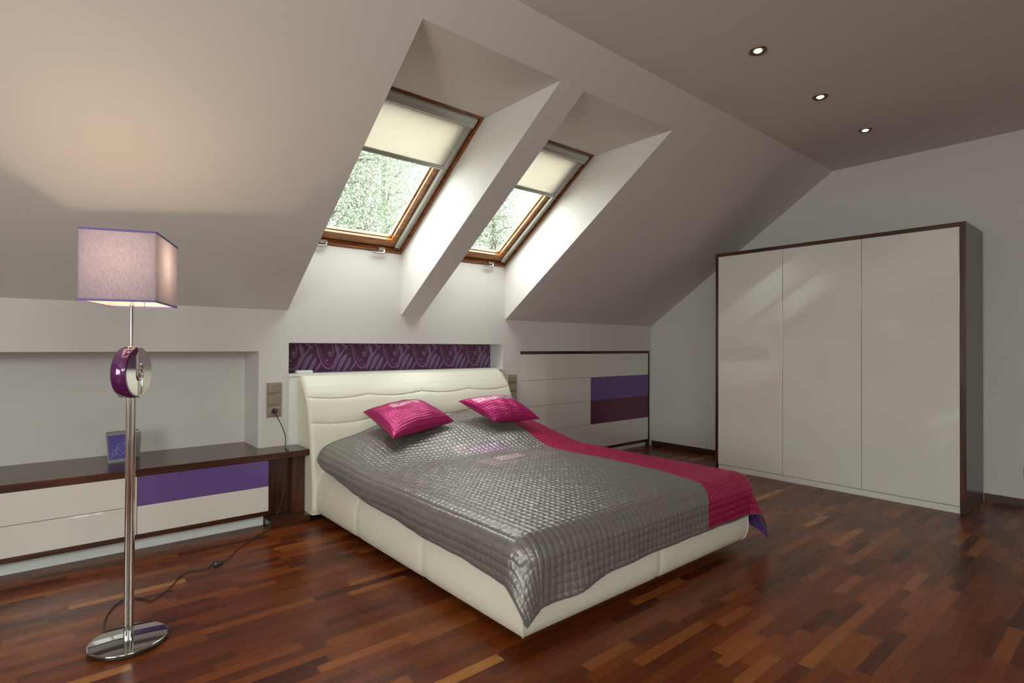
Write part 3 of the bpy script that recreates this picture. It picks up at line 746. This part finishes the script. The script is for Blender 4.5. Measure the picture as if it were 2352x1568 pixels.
# ------------------------------------------------------------------ floor lamp
LX, LY = -5.824, -1.452
t = thing('floor_lamp', (LX, LY, 0), 'lit chrome floor lamp with a rectangular lilac shade and a purple disc on its stem', 'floor lamp')
M['dark_chrome'] = mat('dark_chrome', (.40, .39, .385, 1), .05, 1)
bs_ = MB().lathe([(.140, .010), (.147, .012), (.149, .017), (.147, .023), (.142, .025), (0, .026)], (LX, LY, 0), seg=96).build('base', M['dark_chrome'], t)
MB().lathe([(0, .0006), (.136, .0006), (.143, .003), (.144, .0105), (.10, .011)], (LX, LY, 0), seg=96).build('base_pad', M['black'], bs_)
An = -.352; AX = Vector((math.cos(An), math.sin(An), 0)); AY = Vector((-math.sin(An), math.cos(An), 0))
fr = Vector((R_.x, R_.y, 0))   # the two tubes stand side by side along the disc plane
for s_ in (-.0105, .0105):
    p = Vector((LX, LY, 0))+Vector((.527, .85, 0)).normalized()*0+fr*s_
    MB().tube([(p.x, p.y, .024), (p.x, p.y, 1.09)], .0102, 20).build('pole', M['chrome'], t)
MB().tube([(LX, LY, 1.26), (LX, LY, 1.50)], .0085, 20).build('upper_pole', M['chrome'], t)
MB().lathe([(.0085, 0), (.024, 0), (.026, .002), (.024, .004), (.0085, .006)], (LX, LY, 1.2855), seg=32).build('collar', M['chrome'], t)
# ornament disc
Nd = Vector((.85, -.527, 0)).normalized(); Ud = Vector((0, 0, 1)).cross(Nd).normalized(); DC = Vector((LX, LY, 1.177)); RD = .111; TD = .029
def half_disc(sgn, R0, t0, t1):
    """half of the disc on one side of its vertical chord"""
    m = MB(); K = 36; ang = [(-90+180*i/K) for i in range(K+1)]
    prof = [(R0-.004, t1), (R0, t1-.004), (R0, t0+.004), (R0-.004, t0)]
    rows = []
    for a in ang:
        ca, sa = math.cos(math.radians(a)), math.sin(math.radians(a))
        rows.append([DC+Ud*(sgn*r*ca)+Vector((0, 0, 1))*(r*sa)+Nd*h for r, h in prof])
    A_ = np.array([[tuple(v) for v in r] for r in rows]); m.grid(A_, flip=(sgn < 0))
    n = len(rows); m.add([r[0] for r in rows], [tuple(range(n)) if sgn > 0 else tuple(range(n))[::-1]])
    m.add([r[-1] for r in rows], [tuple(range(n))[::-1] if sgn > 0 else tuple(range(n))])
    c = [rows[0][k] for k in range(4)]+[rows[-1][k] for k in range(4)]
    m.add(c, [(0, 1, 2, 3, 7, 6, 5, 4)]); return m
disc = half_disc(-1, RD, -TD, TD).build('ornament_disc', M['purple_gloss'], t); disc['label'] = 'purple and pearl enamel disc'
half_disc(1, RD, -TD, TD+.004).build('pearl_half', M['pearl'], disc)
def dpt(a, b_, n): q = DC+Ud*a+Vector((0, 0, b_))+Nd*n; return (q.x, q.y, q.z)
pts = [(-.012, .088), (-.012, .02), (-.012, -.010)]+[(.004-.016*math.cos(a), -.012-.022*math.sin(a)) for a in np.linspace(.2, 1.57, 6)]+[(.018, -.034)]
MB().tube([dpt(a, b_, TD+.003) for a, b_ in pts], .0035, 8).build('scroll_rim', M['chrome'], disc)
pts = [(.010, -.095), (.018, -.08), (.026, -.01)]+[(.010+.016*math.cos(a), .010+.026*math.sin(a)) for a in np.linspace(0, 3.0, 10)]
MB().tube([dpt(a, b_, TD+.006) for a, b_ in pts], .0035, 8).build('scroll_rim', M['chrome'], disc)
m = MB(); ring = [dpt(.008+.010*math.cos(a), -.002+.019*math.sin(a), TD+.006) for a in np.linspace(0, 2*math.pi, 25)[:-1]]
m.tube(ring, .003, 8, closed=True); m.build('centre_ring', M['chrome'], disc)
# face plates with the reflective silver left part
m = MB(); K = 30; arc = [dpt(-.100*math.cos(a), .100*math.sin(a), TD+.0008) for a in np.linspace(-math.pi/2, math.pi*.28, K)]
m.add(arc+[dpt(-.002, .078, TD+.0008)], [tuple(range(K+1))]); m.build('silver_face', M['chrome'], disc)
# shade
hw, hl, Z0, Z1 = .134, .198, 1.476, 1.760
def sp(a, b_, z): q = Vector((LX, LY, 0))+AX*a+AY*b_; return (q.x, q.y, z)
def rect_wall(m, hw_, hl_, z0, z1, r=.006):
    P_ = []
    for cx_, cy_, a0_ in ((hw_-r, hl_-r, 0), (-hw_+r, hl_-r, 90), (-hw_+r, -hl_+r, 180), (hw_-r, -hl_+r, 270)):
        for k in range(5): a = math.radians(a0_+22.5*k); P_.append((cx_+r*math.cos(a), cy_+r*math.sin(a)))
    n = len(P_); vs = [sp(a, b_, z0) for a, b_ in P_]+[sp(a, b_, z1) for a, b_ in P_]
    m.add(vs, [(i, (i+1) % n, n+(i+1) % n, n+i) for i in range(n)]); return P_
m = MB(); PP = rect_wall(m, hw, hl, Z0, Z1); sh = m.build('lamp_shade', M['shade'], t)
m = MB(); rect_wall(m, hw-.003, hl-.003, Z0+.001, Z1-.001); m.build('liner', M['liner'], sh)
for z_ in (Z0, Z1):
    m = MB(); n = len(PP)
    for dz in (0,):
        rect_wall(m, hw+.0012, hl+.0012, z_-.004, z_+.004); rect_wall(m, hw-.0012, hl-.0012, z_-.004, z_+.004)
    m.tube([sp(a, b_, z_) for a, b_ in PP], .0022, 6, closed=True); m.build('shade_trim', M['trim_lilac'], sh)
m = MB()
m.tube([sp(-hw+.004, 0, Z0+.02), sp(hw-.004, 0, Z0+.02)], .002, 6); m.tube([sp(0, -hl+.004, Z0+.02), sp(0, hl-.004, Z0+.02)], .002, 6)
m.build('shade_wire', M['chrome'], sh)
MB().tube([(LX, LY, 1.50), (LX, LY, 1.560)], .014, 16).build('bulb_holder', M['white_gloss'], t)
MB().lathe([(.010, -.045), (.014, -.030), (.026, -.008), (.029, .006), (.025, .020), (.012, .030), (0, .032)], (LX, LY, 1.606), seg=24).build('bulb', M['bulb'], t)
pl = bpy.data.lights.new('lamp_light', 'POINT'); pl.energy = 7.4; pl.color = (1, .74, .50); pl.shadow_soft_size = .012
po = bpy.data.objects.new('lamp_light', pl); COL.objects.link(po); po.location = (LX, LY, 1.665)
# cord
def spline(pts, n=8):
    pts = [Vector(p) for p in pts]; o = []
    for i in range(len(pts)-1):
        p0, p1, p2, p3 = pts[max(i-1, 0)], pts[i], pts[i+1], pts[min(i+2, len(pts)-1)]
        for k in range(n):
            u = k/n; o.append(.5*((2*p1)+(p2-p0)*u+(2*p0-5*p1+4*p2-p3)*u*u+(3*p1-p0-3*p2+p3)*u**3))
    o.append(pts[-1]); return o
z = .005
fl1 = [(-5.895, -1.345, .020), (-5.897, -1.30, .010), (-5.892, -1.19, z), (-5.858, -1.05, z), (-5.80, -.955, z), (-5.735, -.975, z), (-5.695, -1.05, z), (-5.655, -1.02, z), (-5.58, -.92, z), (-5.53, -.82, z), (-5.475, -.765, z), (-5.42, -.785, z), (-5.375, -.785, .008)]
fl2 = [(-5.29, -.735, .008), (-5.25, -.70, z), (-5.205, -.625, z), (-5.16, -.565, z), (-5.10, -.49, z), (-5.05, -.445, z), (-4.98, -.37, z), (-4.925, -.335, z), (-4.905, -.325, .02), (-4.889, -.315, .058), (-4.84, -.295, .10), (-4.80, -.290, .22), (-4.785, -.289, .36), (-4.772, -.290, .47), (-4.765, -.288, .520), (-4.757, -.268, .536), (-4.735, -.15, .5335), (-4.712, -.07, .545), (-4.706, -.042, .61), (-4.730, -.040, .68), (-4.757, -.045, .735), (-4.778, -.055, .775), (-4.781, -.052, .795)]
cord = MB().tube(spline(fl1), .0030, 8).tube(spline(fl2), .0030, 8).build('power_cord', M['black'], t)
m = MB(); d = Vector((.85, .53, 0)).normalized(); pr = Vector((-d.y, d.x, 0)); c = Vector((-5.332, -.760, 0)); rows = []
for u_ in np.linspace(-1, 1, 15):
    hgt = .004+.018*(1-abs(u_)**2.5); wd = .006+.018*(1-u_*u_)**.5
    rows.append([tuple(c+d*(u_*.048)+pr*(wd*math.cos(a))+Vector((0, 0, .001+hgt*max(0, math.sin(a))))) for a in np.linspace(0, math.pi, 12)])
m.grid(np.array(rows), flip=True); m.lathe([(.013, .018), (.013, .027), (.010, .030), (0, .030)], c, seg=20)
m.build('foot_switch', M['black'], t)
m = MB().lathe([(.0, -.036), (.010, -.034), (.017, -.022), (.0185, -.002), (.0185, .004), (0, .004)], (-4.780, -.0155, .798), (0, 1, 0), 24); m.build('plug', M['black'], t)

# ------------------------------------------------------------------ outside: trees and lawn seen through the skylights
struct(MB().box(-30, 40, 1.2, 60, -3.2, -3.0).build('lawn', M['ground']))
def tree(x, y, h, w, label, nl=9000, seed=1):
    r = np.random.default_rng(seed)
    t = thing('tree', (x, y, -3), label, 'tree', 'trees beyond the skylights')
    m = MB(); top = h-3
    m.tube([(x, y, -3), (x+.1, y, -3+h*.3), (x-.15, y+.1, -3+h*.6), (x+.1, y, -3+h*.97)], [.22, .17, .10, .02], 8); cl = []
    for i in range(46):
        zz_ = -3+h*(.28+.7*i/46); a = i*2.4+r.uniform(-.4, .4); L_ = w*(1.05-(zz_+3)/h*.75)*r.uniform(.6, 1.1)
        p0 = Vector((x, y, zz_)); p1 = p0+Vector((math.cos(a)*L_*.5, math.sin(a)*L_*.5, L_*.22)); p2 = p0+Vector((math.cos(a)*L_, math.sin(a)*L_, L_*.20))
        m.tube([p0, p1, p2], [.05, .03, .01], 5)
        for k in range(5): cl.append(p0.lerp(p2, .35+.16*k)+Vector(r.normal(0, .15, 3)))
        cl.append(p2)
    m.build('trunk', M['bark'], t)
    C_ = np.array([tuple(c) for c in cl]); ci = r.integers(0, len(C_), nl)
    ctr = C_[ci]+r.normal(0, 1, (nl, 3))*np.array([.42, .42, .36])*(h/12)
    d1 = r.normal(0, 1, (nl, 3)); d1 /= np.linalg.norm(d1, axis=1, keepdims=True); d2 = np.cross(d1, r.normal(0, 1, (nl, 3))); d2 /= np.linalg.norm(d2, axis=1, keepdims=True)
    s1 = r.uniform(.028, .06, (nl, 1))*(h/12); s2 = s1*.4
    V_ = np.stack([ctr-d1*s1, ctr+d2*s2, ctr+d1*s1, ctr-d2*s2], 1).reshape(-1, 3)
    m = MB(); m.v = [tuple(v) for v in V_]; m.f = [(4*i, 4*i+1, 4*i+2, 4*i+3) for i in range(nl)]; m.mi = [0]*nl; m.sm = [False]*nl
    f = m.build('foliage', M['leaf'], t); return t
tree(-.9, 8.8, 12.5, 3.0, 'bushy green tree filling the left side of the left skylight', 70000, 3)
tree(4.2, 15.4, 17.0, 3.4, 'tall tree with open branches in the middle of the left skylight', 30000, 5)
tree(11.8, 21.0, 19.0, 3.6, 'hazy tree at the right edge of the left skylight', 22000, 6)
tree(4.3, 8.7, 10.2, 1.8, 'loose green tree seen through the right skylight', 40000, 8)

for o in bpy.data.objects:
    if '_o' in o: del o['_o']
